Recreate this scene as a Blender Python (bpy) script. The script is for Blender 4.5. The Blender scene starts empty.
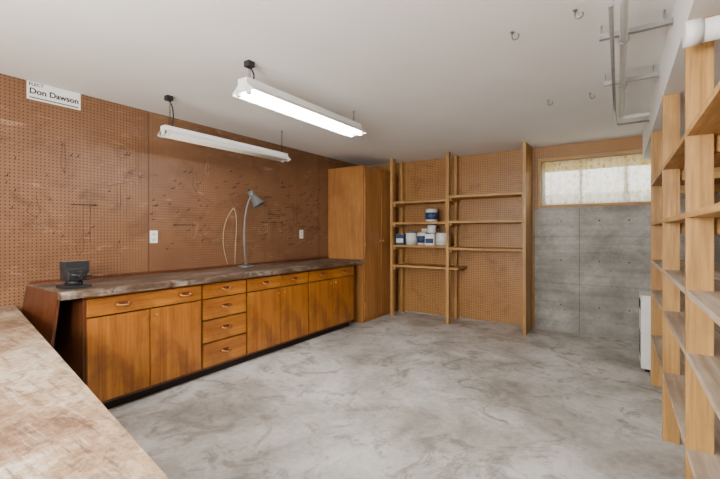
import bpy, bmesh, math, random
from mathutils import Vector, Matrix
random.seed(7)
H=2.40; ZC=1.28
LW=-3.62; BW=5.55; RW=0.80; NW=-1.1

# ---------------------------------------------------------------- materials
def newmat(name):
    m=bpy.data.materials.new(name); m.use_nodes=True
    nt=m.node_tree; b=nt.nodes['Principled BSDF']
    return m,nt,b
def N(nt,t,**k):
    n=nt.nodes.new(t)
    for a,v in k.items():
        setattr(n,a,v)
    return n
def ramp(nt,fac,stops):
    r=nt.nodes.new('ShaderNodeValToRGB'); cr=r.color_ramp
    while len(cr.elements)<len(stops): cr.elements.new(0.5)
    for e,(p,c) in zip(cr.elements,stops):
        e.position=p; e.color=(c[0],c[1],c[2],1)
    nt.links.new(fac,r.inputs[0]); return r.outputs[0]
def noise(nt,vec,scale,detail=4,rough=.55,dist=0):
    n=nt.nodes.new('ShaderNodeTexNoise'); n.inputs['Scale'].default_value=scale
    n.inputs['Detail'].default_value=detail; n.inputs['Roughness'].default_value=rough
    n.inputs['Distortion'].default_value=dist
    nt.links.new(vec,n.inputs['Vector']); return n.outputs['Fac']
def mapping(nt,scale=(1,1,1),rot=(0,0,0),loc=(0,0,0)):
    tc=nt.nodes.new('ShaderNodeTexCoord'); mp=nt.nodes.new('ShaderNodeMapping')
    mp.inputs['Scale'].default_value=scale; mp.inputs['Rotation'].default_value=rot; mp.inputs['Location'].default_value=loc
    nt.links.new(tc.outputs['Object'],mp.inputs['Vector']); return mp.outputs[0]
def mixc(nt,fac,a,b,mode='MIX'):
    m=nt.nodes.new('ShaderNodeMix'); m.data_type='RGBA'; m.blend_type=mode
    if isinstance(fac,(int,float)): m.inputs[0].default_value=fac
    else: nt.links.new(fac,m.inputs[0])
    for s,i in ((a,6),(b,7)):
        if isinstance(s,(tuple,list)): m.inputs[i].default_value=(s[0],s[1],s[2],1)
        else: nt.links.new(s,m.inputs[i])
    return m.outputs[2]
def g3(x): return (x,x,x)
def bump(nt,b,h,strength=.2,dist=.01):
    bp=nt.nodes.new('ShaderNodeBump'); bp.inputs['Strength'].default_value=strength
    bp.inputs['Distance'].default_value=dist
    nt.links.new(h,bp.inputs['Height']); nt.links.new(bp.outputs[0],b.inputs['Normal'])
def plain(name,col,rough=.5,metal=0,var=.12,vs=12):
    m,nt,b=newmat(name)
    v=mapping(nt); f=noise(nt,v,vs)
    c=ramp(nt,f,[(.3,[x*(1-var) for x in col]),(.7,[min(1,x*(1+var)) for x in col])])
    nt.links.new(c,b.inputs['Base Color']); b.inputs['Roughness'].default_value=rough
    b.inputs['Metallic'].default_value=metal
    return m
def wood(name,c1,c2,c3,axis='Z',rough=.45,grain=14,dark=(.1,.04,.01),damt=.6):
    m,nt,b=newmat(name)
    s={'X':(.06,1,1),'Y':(1,.06,1),'Z':(1,1,.06)}[axis]
    v=mapping(nt,s)
    f=noise(nt,v,grain,6,.6,1.2)
    c=ramp(nt,f,[(.32,c1),(.5,c2),(.68,c3)])
    f2=noise(nt,v,grain*5,3,.6)
    c=mixc(nt,.4,c,ramp(nt,f2,[(.35,g3(.35)),(.65,g3(.7))]),'OVERLAY')
    v2=mapping(nt); f3=noise(nt,v2,2.6,6,.65)
    f4=ramp(nt,f3,[(.48,g3(0)),(.72,g3(damt))])
    c=mixc(nt,f4,c,dark)
    nt.links.new(c,b.inputs['Base Color']); b.inputs['Roughness'].default_value=rough
    bump(nt,b,f2,.12,.004)
    return m
def pegboard(name,plane,c1,c2,rad=.2,hole=(.025,.010,.005),pale=.55):
    m,nt,b=newmat(name)
    tc=nt.nodes.new('ShaderNodeTexCoord'); sp=nt.nodes.new('ShaderNodeSeparateXYZ')
    nt.links.new(tc.outputs['Object'],sp.inputs[0])
    outs=[]
    for ax in plane:
        a=N(nt,'ShaderNodeMath',operation='DIVIDE'); a.inputs[1].default_value=.0254
        nt.links.new(sp.outputs[ax],a.inputs[0])
        f=N(nt,'ShaderNodeMath',operation='FRACT'); nt.links.new(a.outputs[0],f.inputs[0])
        s=N(nt,'ShaderNodeMath',operation='SUBTRACT'); s.inputs[1].default_value=.5
        nt.links.new(f.outputs[0],s.inputs[0])
        p=N(nt,'ShaderNodeMath',operation='MULTIPLY')
        nt.links.new(s.outputs[0],p.inputs[0]); nt.links.new(s.outputs[0],p.inputs[1])
        outs.append(p.outputs[0])
    ad=N(nt,'ShaderNodeMath',operation='ADD'); nt.links.new(outs[0],ad.inputs[0]); nt.links.new(outs[1],ad.inputs[1])
    lt=N(nt,'ShaderNodeMath',operation='LESS_THAN'); lt.inputs[1].default_value=rad**2
    nt.links.new(ad.outputs[0],lt.inputs[0])
    v=mapping(nt); f=noise(nt,v,1.6,6,.65)
    c=ramp(nt,f,[(.3,c1),(.7,c2)])
    L='Y' in plane
    for rot,sc_,th in ((.5,11,.585),(-.6,15,.60)):
        vs_=mapping(nt,(1,.22,1) if L else (.22,1,1),(rot,0,0) if L else (0,rot,0)); fs=noise(nt,vs_,sc_,7,.75,2.5)
        c=mixc(nt,ramp(nt,fs,[(th,g3(0)),(th+.07,g3(pale))]),c,(c2[0]*1.8,c2[1]*2.1,c2[2]*2.8))
    fd=noise(nt,v,4,6,.75,1)
    c=mixc(nt,ramp(nt,fd,[(.52,g3(0)),(.70,g3(.6))]),c,(c1[0]*.45,c1[1]*.42,c1[2]*.4))
    c=mixc(nt,lt.outputs[0],c,hole)
    nt.links.new(c,b.inputs['Base Color']); b.inputs['Roughness'].default_value=.45
    return m

M={}
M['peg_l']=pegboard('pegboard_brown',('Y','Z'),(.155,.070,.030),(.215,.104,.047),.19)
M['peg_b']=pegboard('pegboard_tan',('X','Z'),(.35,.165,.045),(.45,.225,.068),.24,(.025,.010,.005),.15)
CA=((.20,.06,.007),(.32,.108,.012),(.41,.155,.021))
M['cab']=wood('varnished_wood',*CA,'Z',.3,12,(.11,.030,.005),.75)
M['cabh']=wood('varnished_wood_drawer',*CA,'Y',.3,12,(.11,.030,.005),.75)
M['carc']=wood('stained_dark_wood',(.06,.015,.004),(.09,.025,.007),(.12,.035,.01),'Z',.4)
M['tall']=wood('ply_cabinet',(.27,.110,.026),(.34,.147,.037),(.40,.18,.048),'Z',.4,9,(.20,.078,.018))
P3=((.33,.165,.045),(.44,.24,.072),(.54,.32,.11))
M['pine']=wood('pine_lumber',*P3,'Z',.5,16,(.26,.12,.035),.7)
M['piney']=wood('pine_lumber_y',*P3,'Y',.55,16,(.26,.12,.035),.7)
M['pinex']=wood('pine_lumber_x',*P3,'X',.55,16,(.26,.12,.035),.7)
M['grey']=wood('weathered_shelf',(.27,.19,.125),(.42,.325,.24),(.56,.465,.375),'Y',.7,10,(.24,.14,.07))
M['black']=plain('black_iron',(.015,.015,.017),.5,.2)
M['dark']=plain('dark_gap',(.015,.008,.005),.8)
M['steel']=plain('steel',(.42,.42,.42),.35,.9)
M['bronze']=plain('copper_brass',(.60,.27,.10),.3,.9)
M['white']=plain('white_enamel',(.78,.78,.76),.4,0,.04)
M['cream']=plain('cream_plastic',(.70,.63,.50),.45,0,.05)
M['blue']=plain('blue_label',(.02,.055,.14),.45,0,.1)
M['red']=plain('red_label',(.28,.03,.02),.45,0,.1)
M['tan']=plain('tan_cord',(.40,.30,.2),.6)
M['mark']=plain('painted_outline',(.06,.03,.018),.6)
M['lampgrey']=plain('lamp_grey_enamel',(.13,.14,.135),.35,.3)
M['signtxt']=plain('sign_ink',(.015,.018,.025),.6)

def worn(name,base,stops2,rough=.6,sc=3.,axis=(1,.35,1),dk=(.07,.035,.018),scr=(1,.08,1),pale=(.55,.48,.40),pamt=.5):
    m,nt,b=newmat(name)
    v=mapping(nt,axis); f=noise(nt,v,sc,9,.72,.6)
    c=ramp(nt,f,base)
    vb=mapping(nt,axis,(0,0,.4)); f2=noise(nt,vb,sc*4.5,8,.78,.8)
    c=mixc(nt,ramp(nt,f2,stops2),c,dk)
    v3=mapping(nt,scr,(0,0,.12)); f3=noise(nt,v3,40,5,.7)
    c=mixc(nt,ramp(nt,f3,[(.55,g3(0)),(.68,g3(pamt))]),c,pale)
    c=mixc(nt,ramp(nt,f3,[(.36,g3(.7)),(.45,g3(0))]),c,dk)
    f4=noise(nt,v,sc*20,5,.8)
    c=mixc(nt,.55,c,ramp(nt,f4,[(.32,g3(.15)),(.68,g3(.75))]),'OVERLAY')
    nt.links.new(c,b.inputs['Base Color']); b.inputs['Roughness'].default_value=rough
    bump(nt,b,f2,.25,.004)
    return m
M['top']=worn('worn_bench_top',[(.38,(.045,.024,.015)),(.46,(.11,.066,.042)),(.54,(.21,.15,.108)),(.64,(.38,.33,.28))],[(.46,g3(0)),(.55,g3(.85))],.5,4.,pamt=.35)
M['table']=worn('worn_table_top',[(.38,(.15,.080,.042)),(.46,(.26,.16,.092)),(.54,(.35,.245,.155)),(.64,(.46,.37,.28))],[(.50,g3(0)),(.60,g3(.7))],.6,2.0,(1,1,1),(.10,.055,.03),(.1,1,1),(.55,.46,.36),.4)

def concrete(name,stops,sc,stain=.3,rough=.75,seam=False,stc=(.16,.13,.10),ov=.25,st=(.54,.66)):
    m,nt,b=newmat(name)
    v=mapping(nt); f=noise(nt,v,sc,8,.6,.5)
    c=ramp(nt,f,stops)
    f2=noise(nt,v,sc*2.2,9,.72,1.2)
    c=mixc(nt,ramp(nt,f2,[(st[0],g3(0)),(st[1],g3(stain))]),c,stc)
    vq=mapping(nt,(1,1,1),(0,0,.7),(3.3,1.7,.4)); f5=noise(nt,vq,sc*6,9,.8,.6)
    c=mixc(nt,ramp(nt,f5,[(.57,g3(0)),(.66,g3(stain*.8))]),c,[q*.8 for q in stc])
    f3=noise(nt,v,sc*14,6,.75)
    c=mixc(nt,ov,c,ramp(nt,f3,[(.32,g3(.25)),(.68,g3(.75))]),'OVERLAY')
    if seam:
        vz=mapping(nt,(.05,.05,1)); fz=noise(nt,vz,9,4,.6)
        c=mixc(nt,.35,c,ramp(nt,fz,[(.40,g3(.3)),(.60,g3(.7))]),'OVERLAY')
    nt.links.new(c,b.inputs['Base Color'])
    r=nt.nodes.new('ShaderNodeMapRange'); r.inputs[3].default_value=rough-.2; r.inputs[4].default_value=rough+.1
    nt.links.new(f,r.inputs[0]); nt.links.new(r.outputs[0],b.inputs['Roughness'])
    bump(nt,b,f3,.12,.003)
    return m
M['floor']=concrete('concrete_floor',[(.34,(.27,.25,.22)),(.44,(.42,.40,.365)),(.54,(.56,.545,.515)),(.66,(.70,.69,.665))],1.5,.7,.58,False,(.20,.175,.145),.38,(.52,.62))
M['conc']=concrete('concrete_wall',[(.36,(.24,.23,.205)),(.5,(.33,.32,.295)),(.64,(.43,.42,.395))],1.8,.5,.85,True,(.19,.178,.155),.3)
M['ceil']=plain('painted_drywall',(.80,.79,.765),.9,0,.03,1.5)
M['wallp']=plain('painted_wall',(.75,.73,.69),.9,0,.04,1.5)

def emis(name,col,s):
    m,nt,b=newmat(name)
    b.inputs['Base Color'].default_value=(.9,.9,.9,1)
    b.inputs['Emission Color'].default_value=(*col,1); b.inputs['Emission Strength'].default_value=s
    return m
M['tube']=emis('lit_tube',(.98,.985,1.0),56)
M['tubeoff']=plain('unlit_tube',(.80,.74,.64),.3,0,.03)

# ---------------------------------------------------------------- mesh builder
class B:
    def __init__(s): s.bm=bmesh.new(); s.mats=[]
    def mi(s,k):
        if k not in s.mats: s.mats.append(k)
        return s.mats.index(k)
    def _tag(s,verts,k,smooth=False):
        i=s.mi(k); fs=set()
        for v in verts:
            for f in v.link_faces: fs.add(f)
        for f in fs: f.material_index=i; f.smooth=smooth
    def box(s,x0,x1,y0,y1,z0,z1,k,bev=0,rot=None):
        r=bmesh.ops.create_cube(s.bm,size=1)
        vs=r['verts']
        bmesh.ops.scale(s.bm,vec=(abs(x1-x0),abs(y1-y0),abs(z1-z0)),verts=vs)
        c=Vector(((x0+x1)/2,(y0+y1)/2,(z0+z1)/2))
        if rot is not None: bmesh.ops.rotate(s.bm,cent=(0,0,0),matrix=rot,verts=vs)
        bmesh.ops.translate(s.bm,vec=c,verts=vs)
        s._tag(vs,k)
        if bev>0:
            es=set(e for v in vs for e in v.link_edges)
            bmesh.ops.bevel(s.bm,geom=list(es),offset=bev,segments=2,affect='EDGES',profile=.6,material=-1)
        return s
    def poly(s,pts,z0,z1,k):
        i=s.mi(k)
        a=[s.bm.verts.new((x,y,z0)) for x,y in pts]; b=[s.bm.verts.new((x,y,z1)) for x,y in pts]
        n=len(pts); fs=[s.bm.faces.new(list(reversed(a))),s.bm.faces.new(b)]
        for j in range(n): fs.append(s.bm.faces.new((a[j],a[(j+1)%n],b[(j+1)%n],b[j])))
        for f in fs: f.material_index=i
        return s
    def cyl(s,p0,p1,r0,k,r1=None,seg=20,caps=True,smooth=True):
        p0=Vector(p0); p1=Vector(p1); d=p1-p0
        if r1 is None: r1=r0
        r=bmesh.ops.create_cone(s.bm,cap_ends=caps,segments=seg,radius1=r0,radius2=r1,depth=d.length)
        vs=r['verts']; q=Vector((0,0,1)).rotation_difference(d.normalized()).to_matrix()
        bmesh.ops.rotate(s.bm,cent=(0,0,0),matrix=q,verts=vs)
        bmesh.ops.translate(s.bm,vec=(p0+p1)/2,verts=vs)
        i=s.mi(k)
        for f in set(f for v in vs for f in v.link_faces):
            f.material_index=i; f.smooth= smooth and len(f.verts)==4
        return s
    def tube(s,pts,r,k,seg=8):
        pts=[Vector(p) for p in pts]; rings=[]; i=s.mi(k)
        up=Vector((.123,.37,.91)).normalized()
        for j,p in enumerate(pts):
            t=(pts[min(j+1,len(pts)-1)]-pts[max(j-1,0)]).normalized()
            a=t.cross(up).normalized(); b=t.cross(a).normalized()
            rings.append([s.bm.verts.new(p+a*r*math.cos(q)+b*r*math.sin(q)) for q in [2*math.pi*n/seg for n in range(seg)]])
        for j in range(len(rings)-1):
            for n in range(seg):
                f=s.bm.faces.new((rings[j][n],rings[j][(n+1)%seg],rings[j+1][(n+1)%seg],rings[j+1][n])); f.material_index=i; f.smooth=True
        for ring in (rings[0],rings[-1]):
            f=s.bm.faces.new(ring); f.material_index=i
        return s
    def done(s,name,parent=None):
        bmesh.ops.recalc_face_normals(s.bm,faces=s.bm.faces)
        vs=s.bm.verts
        mn=Vector([min(v.co[i] for v in vs) for i in range(3)]); mx=Vector([max(v.co[i] for v in vs) for i in range(3)])
        c=(mn+mx)/2
        bmesh.ops.translate(s.bm,vec=-c,verts=list(vs))
        me=bpy.data.meshes.new(name); s.bm.to_mesh(me); s.bm.free()
        for k in s.mats: me.materials.append(M[k])
        o=bpy.data.objects.new(name,me); bpy.context.scene.collection.objects.link(o)
        if parent: o.parent=parent; o.location=c-parent.location
        else: o.location=c
        return o
def empty(name,loc):
    e=bpy.data.objects.new(name,None); e.location=loc; e.empty_display_size=.1
    bpy.context.scene.collection.objects.link(e); return e
def bez(p0,p1,p2,p3,n=14):
    P=[Vector(p) for p in (p0,p1,p2,p3)]
    return [P[0]*(1-t)**3+P[1]*3*t*(1-t)**2+P[2]*3*t*t*(1-t)+P[3]*t**3 for t in [i/n for i in range(n+1)]]

# ---------------------------------------------------------------- room shell
B().box(LW-.15,RW+.15,NW-.15,BW+.2,-.1,0,'floor').done('floor')
B().box(LW-.15,RW+.15,NW-.15,BW+.2,H,H+.1,'ceil').done('ceiling')
B().box(LW-.15,LW,NW,BW,0,H,'wallp').done('wall_left')
B().box(RW,RW+.15,NW,BW,0,H,'conc').done('wall_right')
B().box(LW-.15,RW+.15,NW-.15,NW,0,H,'wallp').done('wall_front')
WX0,WX1,WZ0,WZ1=-.85,.50,1.63,2.20
b=B()
b.box(LW-.15,WX0,BW,BW+.2,0,H,'conc').box(WX1,RW+.15,BW,BW+.2,0,H,'conc')
b.box(WX0,WX1,BW,BW+.2,0,WZ0,'conc').box(WX0,WX1,BW,BW+.2,WZ1,H,'conc')
# form seams and tie holes left by the formwork
b.box(-.415,-.411,BW-.0012,BW,0,1.58,'mark')
for zz in (.62,1.22): b.box(-.95,RW,BW-.0008,BW,zz,zz+.002,'mark')
for xx in (-.62,-.2,.1):
    for zz in (.35,.92,1.42): b.cyl((xx,BW-.0012,zz),(xx,BW,zz),.009,'mark',seg=12)
b.done('wall_back')
SX=.225
B().box(SX,RW,NW,BW,2.12,H,'ceil').done('ceiling_soffit')

ys=[NW+.01,-.57,1.868,4.306,BW-.002]
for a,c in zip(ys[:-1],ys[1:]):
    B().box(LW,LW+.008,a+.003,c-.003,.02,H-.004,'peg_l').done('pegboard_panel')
b=B()
for y in ys[1:-1]:
    b.box(LW,LW+.006,y-.004,y+.004,.02,H-.004,'dark')
b.done('trim_1')
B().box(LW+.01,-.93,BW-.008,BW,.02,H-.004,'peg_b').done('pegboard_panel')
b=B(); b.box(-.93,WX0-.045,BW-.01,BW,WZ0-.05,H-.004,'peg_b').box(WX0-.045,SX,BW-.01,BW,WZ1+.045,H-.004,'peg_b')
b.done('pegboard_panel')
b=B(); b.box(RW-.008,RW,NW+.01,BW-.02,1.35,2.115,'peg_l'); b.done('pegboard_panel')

# ---------------------------------------------------------------- window
w=empty('window_1',((WX0+WX1)/2,BW,WZ0))
b=B()
fw=.035
b.box(WX0-fw,WX1+fw,BW-.03,BW-.001,WZ0-fw,WZ0,'pinex').box(WX0-fw,WX1+fw,BW-.03,BW-.001,WZ1,WZ1+fw,'pinex')
b.box(WX0-fw,WX0,BW-.03,BW-.001,WZ0,WZ1,'pine').box(WX1,WX1+fw,BW-.03,BW-.001,WZ0,WZ1,'pine')
b.done('casing',w)
b=B()
e=.03
b.box(WX0,WX1,BW+.08,BW+.12,WZ0,WZ0+e,'white').box(WX0,WX1,BW+.08,BW+.12,WZ1-e,WZ1,'white')
b.box(WX0,WX0+e,BW+.08,BW+.12,WZ0+e,WZ1-e,'white').box(WX1-e,WX1,BW+.08,BW+.12,WZ0+e,WZ1-e,'white')
for x in (-.40,.07): b.box(x-.018,x+.018,BW+.08,BW+.12,WZ0+e,WZ1-e,'white')
b.done('sash',w)
m,nt,bs=newmat('window_glass'); bs.inputs['Transmission Weight'].default_value=1; bs.inputs['Roughness'].default_value=0; bs.inputs['IOR'].default_value=1.05
M['glass']=m
B().box(WX0+e,WX1-e,BW+.098,BW+.102,WZ0+e,WZ1-e,'glass').done('glass',w)
def curtain_mat(name,transp,yel,base=(.88,.82,.66),tlf=.55):
    m=bpy.data.materials.new(name); m.use_nodes=True; nt=m.node_tree; nt.nodes.clear()
    out=nt.nodes.new('ShaderNodeOutputMaterial')
    v=mapping(nt,(1,1,.8))
    # floral print: voronoi blossoms in yellow with soft noise foliage
    vo=nt.nodes.new('ShaderNodeTexVoronoi'); vo.inputs['Scale'].default_value=17; nt.links.new(v,vo.inputs['Vector'])
    bl=ramp(nt,vo.outputs['Distance'],[(.16,g3(.9)),(.34,g3(0))])
    nf=ramp(nt,noise(nt,v,9,4,.6,1.5),[(.50,g3(0)),(.62,g3(.6))])
    col=mixc(nt,bl,base,yel)
    col=mixc(nt,nf,col,(yel[0]*.9,yel[1]*1.05,yel[2]*1.5))
    di=nt.nodes.new('ShaderNodeBsdfDiffuse'); tl=nt.nodes.new('ShaderNodeBsdfTranslucent'); tr=nt.nodes.new('ShaderNodeBsdfTransparent')
    nt.links.new(col,di.inputs[0]); nt.links.new(col,tl.inputs[0])
    m1=nt.nodes.new('ShaderNodeMixShader'); m1.inputs[0].default_value=tlf
    nt.links.new(di.outputs[0],m1.inputs[1]); nt.links.new(tl.outputs[0],m1.inputs[2])
    m2=nt.nodes.new('ShaderNodeMixShader'); m2.inputs[0].default_value=transp
    nt.links.new(m1.outputs[0],m2.inputs[1]); nt.links.new(tr.outputs[0],m2.inputs[2]); nt.links.new(m2.outputs[0],out.inputs[0])
    return m
M['curtain']=curtain_mat('sheer_curtain',.12,(.80,.56,.16),(.90,.87,.76),.6)
M['valance']=curtain_mat('valance_fabric',.02,(.72,.44,.10),(.84,.72,.42),.5)
def drape(b,x0,x1,z0,z1,yy,k,amp=.010,fr=72):
    i=b.mi(k); nx=300; nz=8; grid=[]
    for a in range(nx+1):
        x=x0+(x1-x0)*a/nx; row=[]
        for c in range(nz+1):
            t=c/nz; z=z0+(z1-z0)*t
            y=yy+amp*(1.2-.5*t)*math.sin(x*fr+.8*math.sin(x*9)+.3*t)+.004*math.sin(x*170+t)
            row.append(b.bm.verts.new((x,y,z)))
        grid.append(row)
    for a in range(nx):
        for c in range(nz):
            f=b.bm.faces.new((grid[a][c],grid[a+1][c],grid[a+1][c+1],grid[a][c+1])); f.material_index=i; f.smooth=True
b=B()
drape(b,WX0+.01,WX1-.01,WZ0+.012,WZ1-.012,BW+.05,'curtain',.014,60)
drape(b,WX0+.008,WX1-.008,WZ1-.14,WZ1-.008,BW+.02,'valance',.008,90)
b.cyl((WX0,BW+.035,WZ1-.012),(WX1,BW+.035,WZ1-.012),.006,'steel')
b.done('curtain')

# ---------------------------------------------------------------- workbench
FX=-3.0
wb=empty('workbench',(-3.3,2.7,0))
b=B()
Y0,Y1=1.12,4.30
b.box(LW+.01,FX-.02,Y0,Y1,.09,.84,'carc')
b.box(LW+.01,FX-.06,Y0+.01,Y1-.01,0,.09,'dark')
b.box(FX-.02,FX-.001,Y0,Y1,.075,.10,'carc').box(FX-.02,FX,Y0,Y1,.825,.84,'cabh')
for y in (Y0+.008,2.0,2.48,3.38,Y1-.008): b.box(FX-.02,FX,y-.012,y+.012,.09,.83,'carc')
b.box(FX-.022,FX-.004,Y0,Y1,.675,.70,'carc')
b.done('carcass',wb)
def handle(b,x,y,z):
    b.cyl((x,y-.042,z),(x+.012,y-.042,z),.009,'bronze',seg=12)
    b.cyl((x,y+.042,z),(x+.012,y+.042,z),.009,'bronze',seg=12)
    b.tube(bez((x+.012,y-.045,z),(x+.034,y-.03,z-.014),(x+.034,y+.03,z-.014),(x+.012,y+.045,z)),.008,'bronze',8)
    pl=[(y+.06*math.cos(t),z+.018*math.sin(t)) for t in [k*math.pi/10 for k in range(20)]]
    i=b.mi('carc'); va=[b.bm.verts.new((x+.004,p,q)) for p,q in pl]; vb=[b.bm.verts.new((x,p,q)) for p,q in pl]
    b.bm.faces.new(va).material_index=i
    for j in range(20): b.bm.faces.new((va[j],vb[j],vb[(j+1)%20],va[(j+1)%20])).material_index=i
def front(name,ya,yb,za,zb,hs=(),knob=None,k='cab'):
    b=B(); b.box(FX+.001,FX+.019,ya,yb,za,zb,k,.003)
    for y,z in hs: handle(b,FX+.019,y,z)
    if knob:
        y,z=knob; b.cyl((FX+.019,y,z),(FX+.034,y,z),.008,'bronze',.011,seg=14)
    b.done(name,wb)
g=.004
front('drawer_front',1.135,1.99,.70,.82,[(1.36,.765),(1.84,.765)],k='cabh')
front('door',1.135,1.555-g,.10,.688,(),(1.52,.64)); front('door',1.555+g,1.99,.10,.688,(),(1.60,.64))
for za,zb in ((.70,.82),(.515,.688),(.315,.503),(.10,.303)):
    front('drawer_front',2.012,2.468,za,zb,[(2.24,(za+zb)/2+.01)],k='cabh')
front('drawer_front',2.492,2.93-g,.70,.82,[(2.72,.765)],k='cabh'); front('drawer_front',2.93+g,3.368,.70,.82,[(3.14,.765)],k='cabh')
front('door',2.492,2.93-g,.10,.688,(),(2.89,.64)); front('door',2.93+g,3.368,.10,.688,(),(2.98,.64))
front('drawer_front',3.392,4.285,.70,.82,[(3.62,.765),(4.06,.765)],k='cabh')
front('door',3.392,3.835-g,.10,.688,(),(3.79,.64)); front('door',3.835+g,4.285,.10,.688,(),(3.88,.64))
b=B(); pts=[(LW+.01,.99),(-2.955,.98)]
n=90
for j in range(1,n): pts.append((-2.95+random.choice([0,.003,-.004,-.003,-.012 if random.random()<.35 else 0]),.98+(4.50-.98)*j/n))
pts+=[(-2.95,4.50),(LW+.01,4.50)]
b.poly(pts,.842,.892,'top')
b.box(LW+.01,LW+.03,1.0,4.5,.892,.915,'carc')
b.done('bench_top',wb)
def prism(b,A,t,k):
    i=b.mi(k); A=[Vector(p) for p in A]; n=(A[1]-A[0]).cross(A[2]-A[0]).normalized()*t
    C=[p-n for p in A]; va=[b.bm.verts.new(p) for p in A]; vc=[b.bm.verts.new(p) for p in C]
    fs=[b.bm.faces.new(va),b.bm.faces.new(vc[::-1])]
    for j in range(len(A)): fs.append(b.bm.faces.new((va[j],vc[j],vc[(j+1)%len(A)],va[(j+1)%len(A)])))
    for f in fs: f.material_index=i
b=B()
prism(b,[(LW+.012,1.0,.885),(-3.02,1.0,.885),(-3.05,.955,.40),(LW+.012,.93,.40)],.018,'carc')
b.done('end_board',wb)

# ---------------------------------------------------------------- near table
b=B()
tp=[(LW+.01,NW+.02),(-.30,NW+.02),(-.30,.375),(LW+.01,.917)]
b.poly(tp,.715,.753,'table')
for x,y in ((LW+.07,.80),(-.42,.28),(LW+.07,-.95),(-.42,-.95),(-2.0,.52)):
    b.box(x-.045,x+.045,y-.045,y+.045,0,.715,'pine')
b.box(LW+.07,-.42,-.99,-.95,.62,.715,'pinex')
b.done('work_table')

# ---------------------------------------------------------------- tall cabinet
tc=empty('tall_storage_cabinet',(-3.3,5.0,0))
CX=-2.985; CY0=4.52; CY1=BW-.012
B().box(LW+.01,CX,CY0,CY1,0,2.22,'tall',.003).done('body',tc)
mid=(CY0+5.46)/2
for ya,yb,kn in ((CY0+.02,mid-.003,mid-.04),(mid+.003,5.45,mid+.04)):
    b=B(); b.box(CX+.001,CX+.018,ya,yb,.06,2.18,'tall',.003)
    b.cyl((CX+.018,kn,1.15),(CX+.04,kn,1.15),.012,'bronze',.016)
    for z in (.25,1.1,1.95):
        yy=ya+.002 if ya<mid-.1 else yb-.002
        b.cyl((CX+.02,yy,z-.03),(CX+.02,yy,z+.03),.005,'bronze')
    b.done('door',tc)

# ---------------------------------------------------------------- back shelving
b=B(); SF=5.13
for xa,xb in ((-2.895,-2.855),(-2.003,-1.965)):
    b.box(xa,xb,SF,SF+.085,0,H-.002,'pine',.002)
    b.box(xa,xb,BW-.10,BW-.012,0,H-.002,'pine',.002)
b.box(-.995,-.957,SF-.03,BW-.012,0,H-.002,'pine',.002)
for z in (1.739,1.425,1.085,.785):
    b.box(-2.855,-2.003,SF+.005,BW-.014,z-.03,z,'pinex',.002)
    for xa,xb in ((-2.855,-2.83),(-2.03,-2.003)): b.box(xa,xb,SF+.04,BW-.02,z-.07,z-.03,'piney')
b.box(-1.965,-1.84,SF+.005,BW-.014,.755,.785,'pinex',.002)
for z in (1.785,1.435,1.065):
    b.box(-1.965,-.995,SF-.005,BW-.014,z-.032,z,'pinex',.002)
    for xa,xb in ((-1.965,-1.94),(-1.02,-.995)): b.box(xa,xb,SF+.04,BW-.02,z-.07,z-.032,'piney')
b.done('wooden_shelving_unit')

def can(x,y,z,r,h,lab,top='steel'):
    b=B()
    b.cyl((x,y,z),(x,y,z+h),r,'white',seg=28)
    b.cyl((x,y,z+h*.18),(x,y,z+h*.72),r*1.012,lab,seg=28)
    b.cyl((x,y,z+h*.96),(x,y,z+h+.004),r*1.03,top,seg=28)
    b.cyl((x,y,z),(x,y,z+.008),r*1.03,'steel',seg=28)
    b.tube(bez((x-r,y,z+h*.75),(x-r*1.3,y-r*1.2,z+h*.3),(x+r*1.3,y-r*1.2,z+h*.3),(x+r,y,z+h*.75)),.0025,'steel',6)
    b.done('paint_can')
def carton(x0,x1,y0,y1,z,h,k,lab,name='carton_box'):
    b=B(); b.box(x0,x1,y0,y1,z,z+h,k,.003)
    b.box(x0+.008,x1-.008,y0-.002,y0,z+h*.2,z+h*.6,lab)
    b.box(x0+.01,x1-.01,y0+.01,y1-.01,z+h,z+h+.002,lab); b.done(name)
z=1.086
carton(-2.83,-2.695,5.19,5.33,z,.16,'blue','white'); can(-2.595,5.25,z,.085,.19,'white','blue')
can(-2.43,5.27,z,.072,.19,'blue')
carton(-2.345,-2.205,5.18,5.34,z,.165,'white','blue')
can(-2.29,5.45,z,.05,.26,'white','blue')
can(-2.11,5.25,z,.082,.19,'white','blue')
can(-2.45,5.45,z,.065,.24,'red','white'); can(-2.68,5.44,z,.07,.20,'cream','steel')
can(-2.27,5.26,z+.172,.066,.125,'white','blue')
can(-2.28,5.27,1.427,.088,.19,'blue')

# ---------------------------------------------------------------- right shelving
b=B(); PX=.222
posts=[1.10,2.0,3.0,4.04]
for y in posts:
    b.box(PX,PX+.083,y,y+.04,0,2.118,'pine',.002)
    b.box(RW-.10,RW-.012,y,y+.04,0,2.118,'pine',.002)
for z in (1.685,1.36,1.05,.80,.42):
    kk='grey' if z<1.2 else 'piney'
    for xa,xb in ((PX+.001,.395),(.40,.575),(.58,RW-.012)):
        b.box(xa,xb,1.06,4.12,z-.024,z,kk,.002)
    for y in posts:
        b.box(PX+.02,RW-.02,y+.041,y+.079,z-.09,z-.025,'pinex',.002)
b.done('wooden_shelving_unit')

b=B(); x0,x1,y0,y1=.165,.52,4.36,4.72
b.box(x0,x1,y0,y1,.03,.70,'white',.012)
for z in [.12+.03*k for k in range(8)]: b.box(x0-.002,x0,y0+.04,y1-.04,z,z+.012,'dark')
b.box(x0-.004,x0,y0+.05,y1-.05,.56,.64,'dark')
for x in (x0+.05,x1-.05):
    for y in (y0+.05,y1-.05): b.cyl((x,y,0),(x,y,.035),.02,'black',seg=12)
b.done('dehumidifier')

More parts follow.
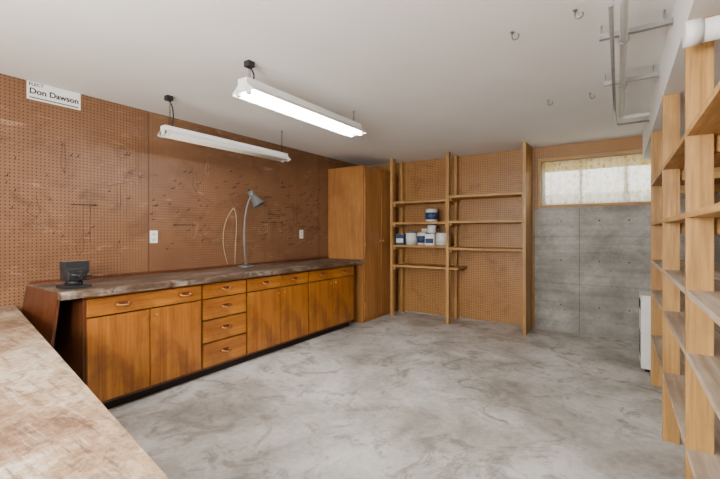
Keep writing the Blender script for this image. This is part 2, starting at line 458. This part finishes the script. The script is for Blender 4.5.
# ---------------------------------------------------------------- fixtures
def lamp_area(name,loc,aim,sx,sy,power,col=(1,1,1),spread=math.pi):
    l=bpy.data.lights.new(name,'AREA'); l.shape='RECTANGLE'; l.size=sx; l.size_y=sy; l.energy=power; l.color=col; l.spread=spread
    o=bpy.data.objects.new(name,l); bpy.context.scene.collection.objects.link(o); o.location=loc
    o.rotation_euler=(Vector(aim)-Vector(loc)).to_track_quat('-Z','Y').to_euler(); return o
def fixture(x,ya,yb,z,lit,sc=1.0):
    b=B()
    i=b.mi('white')
    prof=[(-.105,-.01),(-.10,.0),(-.045,.045),(-.045,.085),(.045,.085),(.045,.045),(.10,.0),(.105,-.01)]
    prof=[(p*sc,q*sc) for p,q in prof]
    ra=[b.bm.verts.new((x+p,ya,z+q)) for p,q in prof]; rb=[b.bm.verts.new((x+p,yb,z+q)) for p,q in prof]
    for j in range(len(prof)-1):
        f=b.bm.faces.new((ra[j],ra[j+1],rb[j+1],rb[j])); f.material_index=i
    for r in (ra,rb):
        f=b.bm.faces.new(r); f.material_index=i
    b.box(x-.04*sc,x+.04*sc,ya+.01,yb-.01,z+.02*sc,z+.045*sc,'white')
    for dx in (-.05*sc,.05*sc):
        b.cyl((x+dx,ya+.03,z-.004),(x+dx,yb-.03,z-.004),.018*sc,'tube' if lit else 'tubeoff',seg=16)
        for y in (ya+.012,yb-.012): b.box(x+dx-.014,x+dx+.014,y-.012,y+.012,z-.025*sc,z+.03*sc,'white')
    for y in (ya+.06,yb-.06):
        zz=z+.085*sc; k=0
        while zz<H-.012:
            l=min(.026,H-zz-.004)
            dx=.005 if k%2 else 0; dy=0 if k%2 else .005
            b.tube([(x-dx,y-dy,zz),(x-dx*1.4,y-dy*1.4,zz+l/2),(x-dx,y-dy,zz+l)],.0018,'black',5)
            b.tube([(x+dx,y+dy,zz),(x+dx*1.4,y+dy*1.4,zz+l/2),(x+dx,y+dy,zz+l)],.0018,'black',5)
            zz+=.023; k+=1
        b.cyl((x,y,H-.012),(x,y,H-.001),.012,'steel',seg=12)
    y=ya+.08
    b.tube(bez((x,y,z+.085*sc),(x-.05,y+.03,z+.12),(x+.09,y-.02,H-.12),(x+.02,y-.04,H-.03)),.006,'black',6)
    b.box(x,x+.05,y-.07,y-.02,H-.04,H-.001,'black',.004)
    b.done('fluorescent_shop_light')
fixture(-2.04,1.66,2.99,2.20,True)
fixture(-3.10,1.72,3.12,2.085,False,.8)
fixture(-1.6,-.95,.15,2.24,True)  # extra unseen fixture, added behind the camera for fill light
# added area lights behind the camera, unseen fill to brighten ceiling and room
lamp_area('added_fill_ceiling',(-.9,-.75,1.55),(-1.5,2.0,2.4),.7,.7,130,(1,.96,.90))
lamp_area('added_fill_room',(-2.2,-.85,1.6),(-1.4,4.5,2.0),.9,.7,45,(1,.96,.90))

# ---------------------------------------------------------------- pipes on ceiling
b=B()
pz=2.30
b.tube([(.02,NW+.02,pz),(.02,4.10,pz)],.018,'white',12)
b.tube([(.02,4.08,pz),(.03,4.14,pz),(.06,4.16,pz),(SX-.002,4.16,pz)],.018,'white',12)
b.tube([(-.03,2.0,pz-.03),(-.03,3.95,pz-.03),(-.02,4.25,pz-.03),(.0,4.28,pz-.03),(SX-.002,4.28,pz-.03)],.010,'steel',10)
for y in (1.2,2.47,3.25):
    b.box(-.09,SX-.002,y-.014,y+.014,pz+.02,pz+.03,'steel'); b.box(-.09,SX-.002,y-.014,y-.010,pz+.02,pz+.045,'steel')
    for x in (-.08,.19): b.cyl((x,y,pz+.03),(x,y,H),.005,'steel',seg=8)
    b.tube([(-.0+.02+.024*math.cos(t),y,pz+.024*math.sin(t)) for t in [k*math.pi/8 for k in range(17)]],.003,'steel',6)
b.done('ceiling_pipes')
b=B(); b.cyl((.215,1.86,2.012),(RW-.02,1.86,2.012),.04,'white',seg=24); b.cyl((.20,1.86,2.012),(.25,1.86,2.012),.047,'white',seg=24)
b.box(.40,.43,1.80,1.92,2.105,2.119,'steel'); b.box(.40,.43,1.81,1.815,1.965,2.119,'steel')
b.done('drain_pipe')

def chook(px,py):
    d=(H-ZC)*385.6/(232-py); l=(px-360)/385.6*d
    x=.83*l-.5577*d; y=.5577*l+.83*d
    b=B(); b.cyl((x,y,H-.004),(x,y,H-.0005),.012,'steel',seg=12)
    P=[(x,y,H-.004),(x,y,H-.03)]+[(x+.018-.018*math.cos(t),y,H-.03-.018*math.sin(t)) for t in [k*math.pi/6 for k in range(1,8)]]
    b.tube(P,.0035,'lampgrey',6); b.done('ceiling_hook')
for p in ((512,32),(575,10),(590,93),(548,100)): chook(*p)

# ---------------------------------------------------------------- wall things
def outlet(y,z):
    b=B(); x=LW+.009
    b.box(x,x+.007,y-.036,y+.036,z-.058,z+.058,'white',.003)
    for dz in (-.026,.026):
        b.cyl((x+.006,y,z+dz),(x+.010,y,z+dz),.016,'cream',seg=18)
        for dy in (-.006,.006): b.box(x+.010,x+.0105,y+dy-.0012,y+dy+.0012,z+dz-.005,z+dz+.006,'dark')
    b.done('electrical_outlet')
outlet(1.915,1.235); outlet(3.93,1.25)

sg=empty('campaign_sign',(LW+.012,1.15,2.33))
B().box(LW+.009,LW+.013,.985,1.325,2.262,2.395,'white').done('board',sg)
def text(s,y,z,size,name,bold=.0):
    cu=bpy.data.curves.new('t','FONT'); cu.body=s; cu.size=size; cu.align_x='CENTER'; cu.align_y='CENTER'; cu.extrude=.0005; cu.offset=bold
    o=bpy.data.objects.new('t',cu); bpy.context.scene.collection.objects.link(o)
    dg=bpy.context.evaluated_depsgraph_get(); me=bpy.data.meshes.new_from_object(o.evaluated_get(dg))
    bpy.data.objects.remove(o)
    me.materials.clear(); me.materials.append(M['signtxt'])
    o=bpy.data.objects.new(name,me); bpy.context.scene.collection.objects.link(o)
    o.parent=sg; o.location=Vector((LW+.0136,y,z))-sg.location
    o.rotation_euler=(math.pi/2,0,math.pi/2)
text('ELECT',1.04,2.375,.032,'lettering_small',.0008); text('Don Dawson',1.155,2.325,.058,'lettering_large',.0018)
B().box(LW+.0131,LW+.0138,1.0,1.31,2.274,2.282,'signtxt').done('underline',sg)

# hooks and hand-painted tool outlines on the pegboard : one mass
b=B()
def clear(y,z): 
    return not ((abs(y-1.915)<.1 or abs(y-3.93)<.1) and abs(z-1.24)<.1) and not (abs(y-2.85)<.3 and z<1.65)
def hook(y,z,l=.035):
    if not clear(y,z): return
    y=round(y/.0254)*.0254; z=round(z/.0254)*.0254; x=LW+.011
    b.tube([(x,y,z),(x+l*.6,y,z-.002),(x+l,y,z),(x+l*1.2,y,z+.018)],.0026,'black',5)
for k in range(120):
    y=random.uniform(.3,4.35); z=random.choice([1.15,1.3,1.42,1.55,1.66,1.8,1.92])+random.uniform(-.05,.05)
    hook(y,z,random.choice([.025,.04,.06]))
for k in range(30):
    hook(random.uniform(3.2,4.3),random.uniform(1.2,1.75),.05)
for (y,z,l) in ((3.2,1.40,.35),(3.3,1.5,.3),(2.1,1.35,.22),(1.25,1.5,.2)):
    b.tube([(LW+.03,y,z),(LW+.034,y+l,z+.005)],.003,'black',5); hook(y+.02,z-.01,.03); hook(y+l-.02,z-.01,.03)
def outline(y,z,L,wd,ang,kind,k):
    if kind==0: P=[(-L/2,-wd/2),(L/2,-wd/2),(L/2,wd/2),(-L/2,wd/2)]
    elif kind==1: P=[(-L/2,-wd*.3),(L*.3,-wd*.3),(L*.3,-wd),(L/2,-wd),(L/2,wd),(L*.3,wd),(L*.3,wd*.3),(-L/2,wd*.3)]
    elif kind==2: P=[(L/2*math.cos(t),wd*math.sin(t)) for t in [q*math.pi/8 for q in range(16)]]
    else: P=[(-L/2,0),(-L*.2,wd),(L/2,wd*.3),(L/2,0),(-L*.2,-wd*.4)]
    P.append(P[0]); ca,sa=math.cos(ang),math.sin(ang)
    b.tube([(LW+.0105,y+p*ca-q*sa,z+p*sa+q*ca) for p,q in P],.0014,k,4)
for k in range(26):
    y,z=random.uniform(.5,4.2),random.uniform(1.15,1.95)
    args=(random.uniform(.12,.3),random.uniform(.025,.06),random.choice([0,1.57,1.57,.3,-.4,1.3]),random.randrange(4),random.choice(['mark','mark','tan']))
    if clear(y,z): outline(y,z,*args)
b.done('pegboard_hooks')

# ---------------------------------------------------------------- desk lamp
b=B(); lx,ly,lz=-3.42,2.83,.893
b.cyl((lx,ly,lz),(lx,ly,lz+.022),.085,'lampgrey',.08,seg=32)
b.cyl((lx,ly,lz+.022),(lx,ly,lz+.05),.018,'lampgrey')
pts=bez((lx,ly,lz+.04),(lx-.02,ly-.03,lz+.35),(lx-.03,ly,lz+.68),(lx+.02,ly+.07,lz+.80))
b.tube(pts,.010,'lampgrey',10)
p=Vector((lx+.02,ly+.07,lz+.80)); dirv=Vector((.45,.30,-.8)).normalized()
b.cyl(p-dirv*.05,p+dirv*.02,.028,'lampgrey',.034)
b.cyl(p+dirv*.02,p+dirv*.14,.034,'lampgrey',.072,seg=28,caps=False)
b.cyl(p+dirv*.03,p+dirv*.11,.02,'tubeoff',.03)
b.cyl(p-dirv*.07,p-dirv*.05,.012,'black')
b.done('desk_lamp')
b=B(); x=LW+.03
b.tube(bez((x,2.80,1.55),(x+.01,2.66,1.42),(x+.01,2.60,1.2),(x+.03,2.70,.925)),.004,'tan',6)
b.tube(bez((x,2.80,1.55),(x+.02,2.86,1.45),(x+.02,2.80,1.2),(x+.05,2.78,.925)),.0035,'tan',6)
b.done('hanging_cord')

# ---------------------------------------------------------------- bench vise
b=B(); vx,vy,vz=-3.16,1.12,.893
b.box(vx-.08,vx+.08,vy-.08,vy+.08,vz,vz+.02,'black',.004)
b.cyl((vx,vy,vz+.02),(vx,vy,vz+.06),.055,'black',.045)
b.box(vx-.07,vx+.06,vy-.06,vy+.06,vz+.05,vz+.14,'black',.01)
b.box(vx-.03,vx+.012,vy-.075,vy+.075,vz+.12,vz+.185,'black',.005)
b.box(vx+.022,vx+.058,vy-.075,vy+.075,vz+.10,vz+.185,'black',.005)
b.box(vx+.012,vx+.0165,vy-.068,vy+.068,vz+.15,vz+.186,'steel'); b.box(vx+.0175,vx+.022,vy-.068,vy+.068,vz+.15,vz+.186,'steel')
b.box(vx-.105,vx-.06,vy-.04,vy+.04,vz+.09,vz+.17,'black',.006)
b.cyl((vx+.05,vy,vz+.09),(vx+.12,vy,vz+.09),.014,'black')
b.cyl((vx+.11,vy-.06,vz+.10),(vx+.11,vy+.06,vz+.08),.006,'black')
for s in (-1,1): b.cyl((vx+.11,vy+s*.06,vz+.09-s*.01),(vx+.11,vy+s*.065,vz+.09-s*.01),.010,'black')
b.done('bench_vise')

# ---------------------------------------------------------------- outdoors + world
B().box(-4,4,BW+1.6,BW+1.7,.2,1.9,'conc').done('window_well_wall')
wd=bpy.data.worlds.new('world'); bpy.context.scene.world=wd; wd.use_nodes=True
nt=wd.node_tree; bg=nt.nodes['Background']
sky=nt.nodes.new('ShaderNodeTexSky'); sky.sky_type='HOSEK_WILKIE'; sky.turbidity=6; sky.sun_direction=(.3,.5,.6)
mx=nt.nodes.new('ShaderNodeMix'); mx.data_type='RGBA'; mx.inputs[0].default_value=.6
nt.links.new(sky.outputs[0],mx.inputs[6]); mx.inputs[7].default_value=(1,1,1,1)
nt.links.new(mx.outputs[2],bg.inputs[0]); bg.inputs[1].default_value=10

# ---------------------------------------------------------------- camera
cd=bpy.data.cameras.new('camera'); co=bpy.data.objects.new('camera',cd); bpy.context.scene.collection.objects.link(co)
co.location=(0,0,ZC); co.rotation_euler=(math.pi/2,0,math.radians(33.9))
cd.sensor_width=36; cd.lens=385.6/720*36; cd.shift_y=-7.5/720; cd.clip_start=.02
bpy.context.scene.camera=co
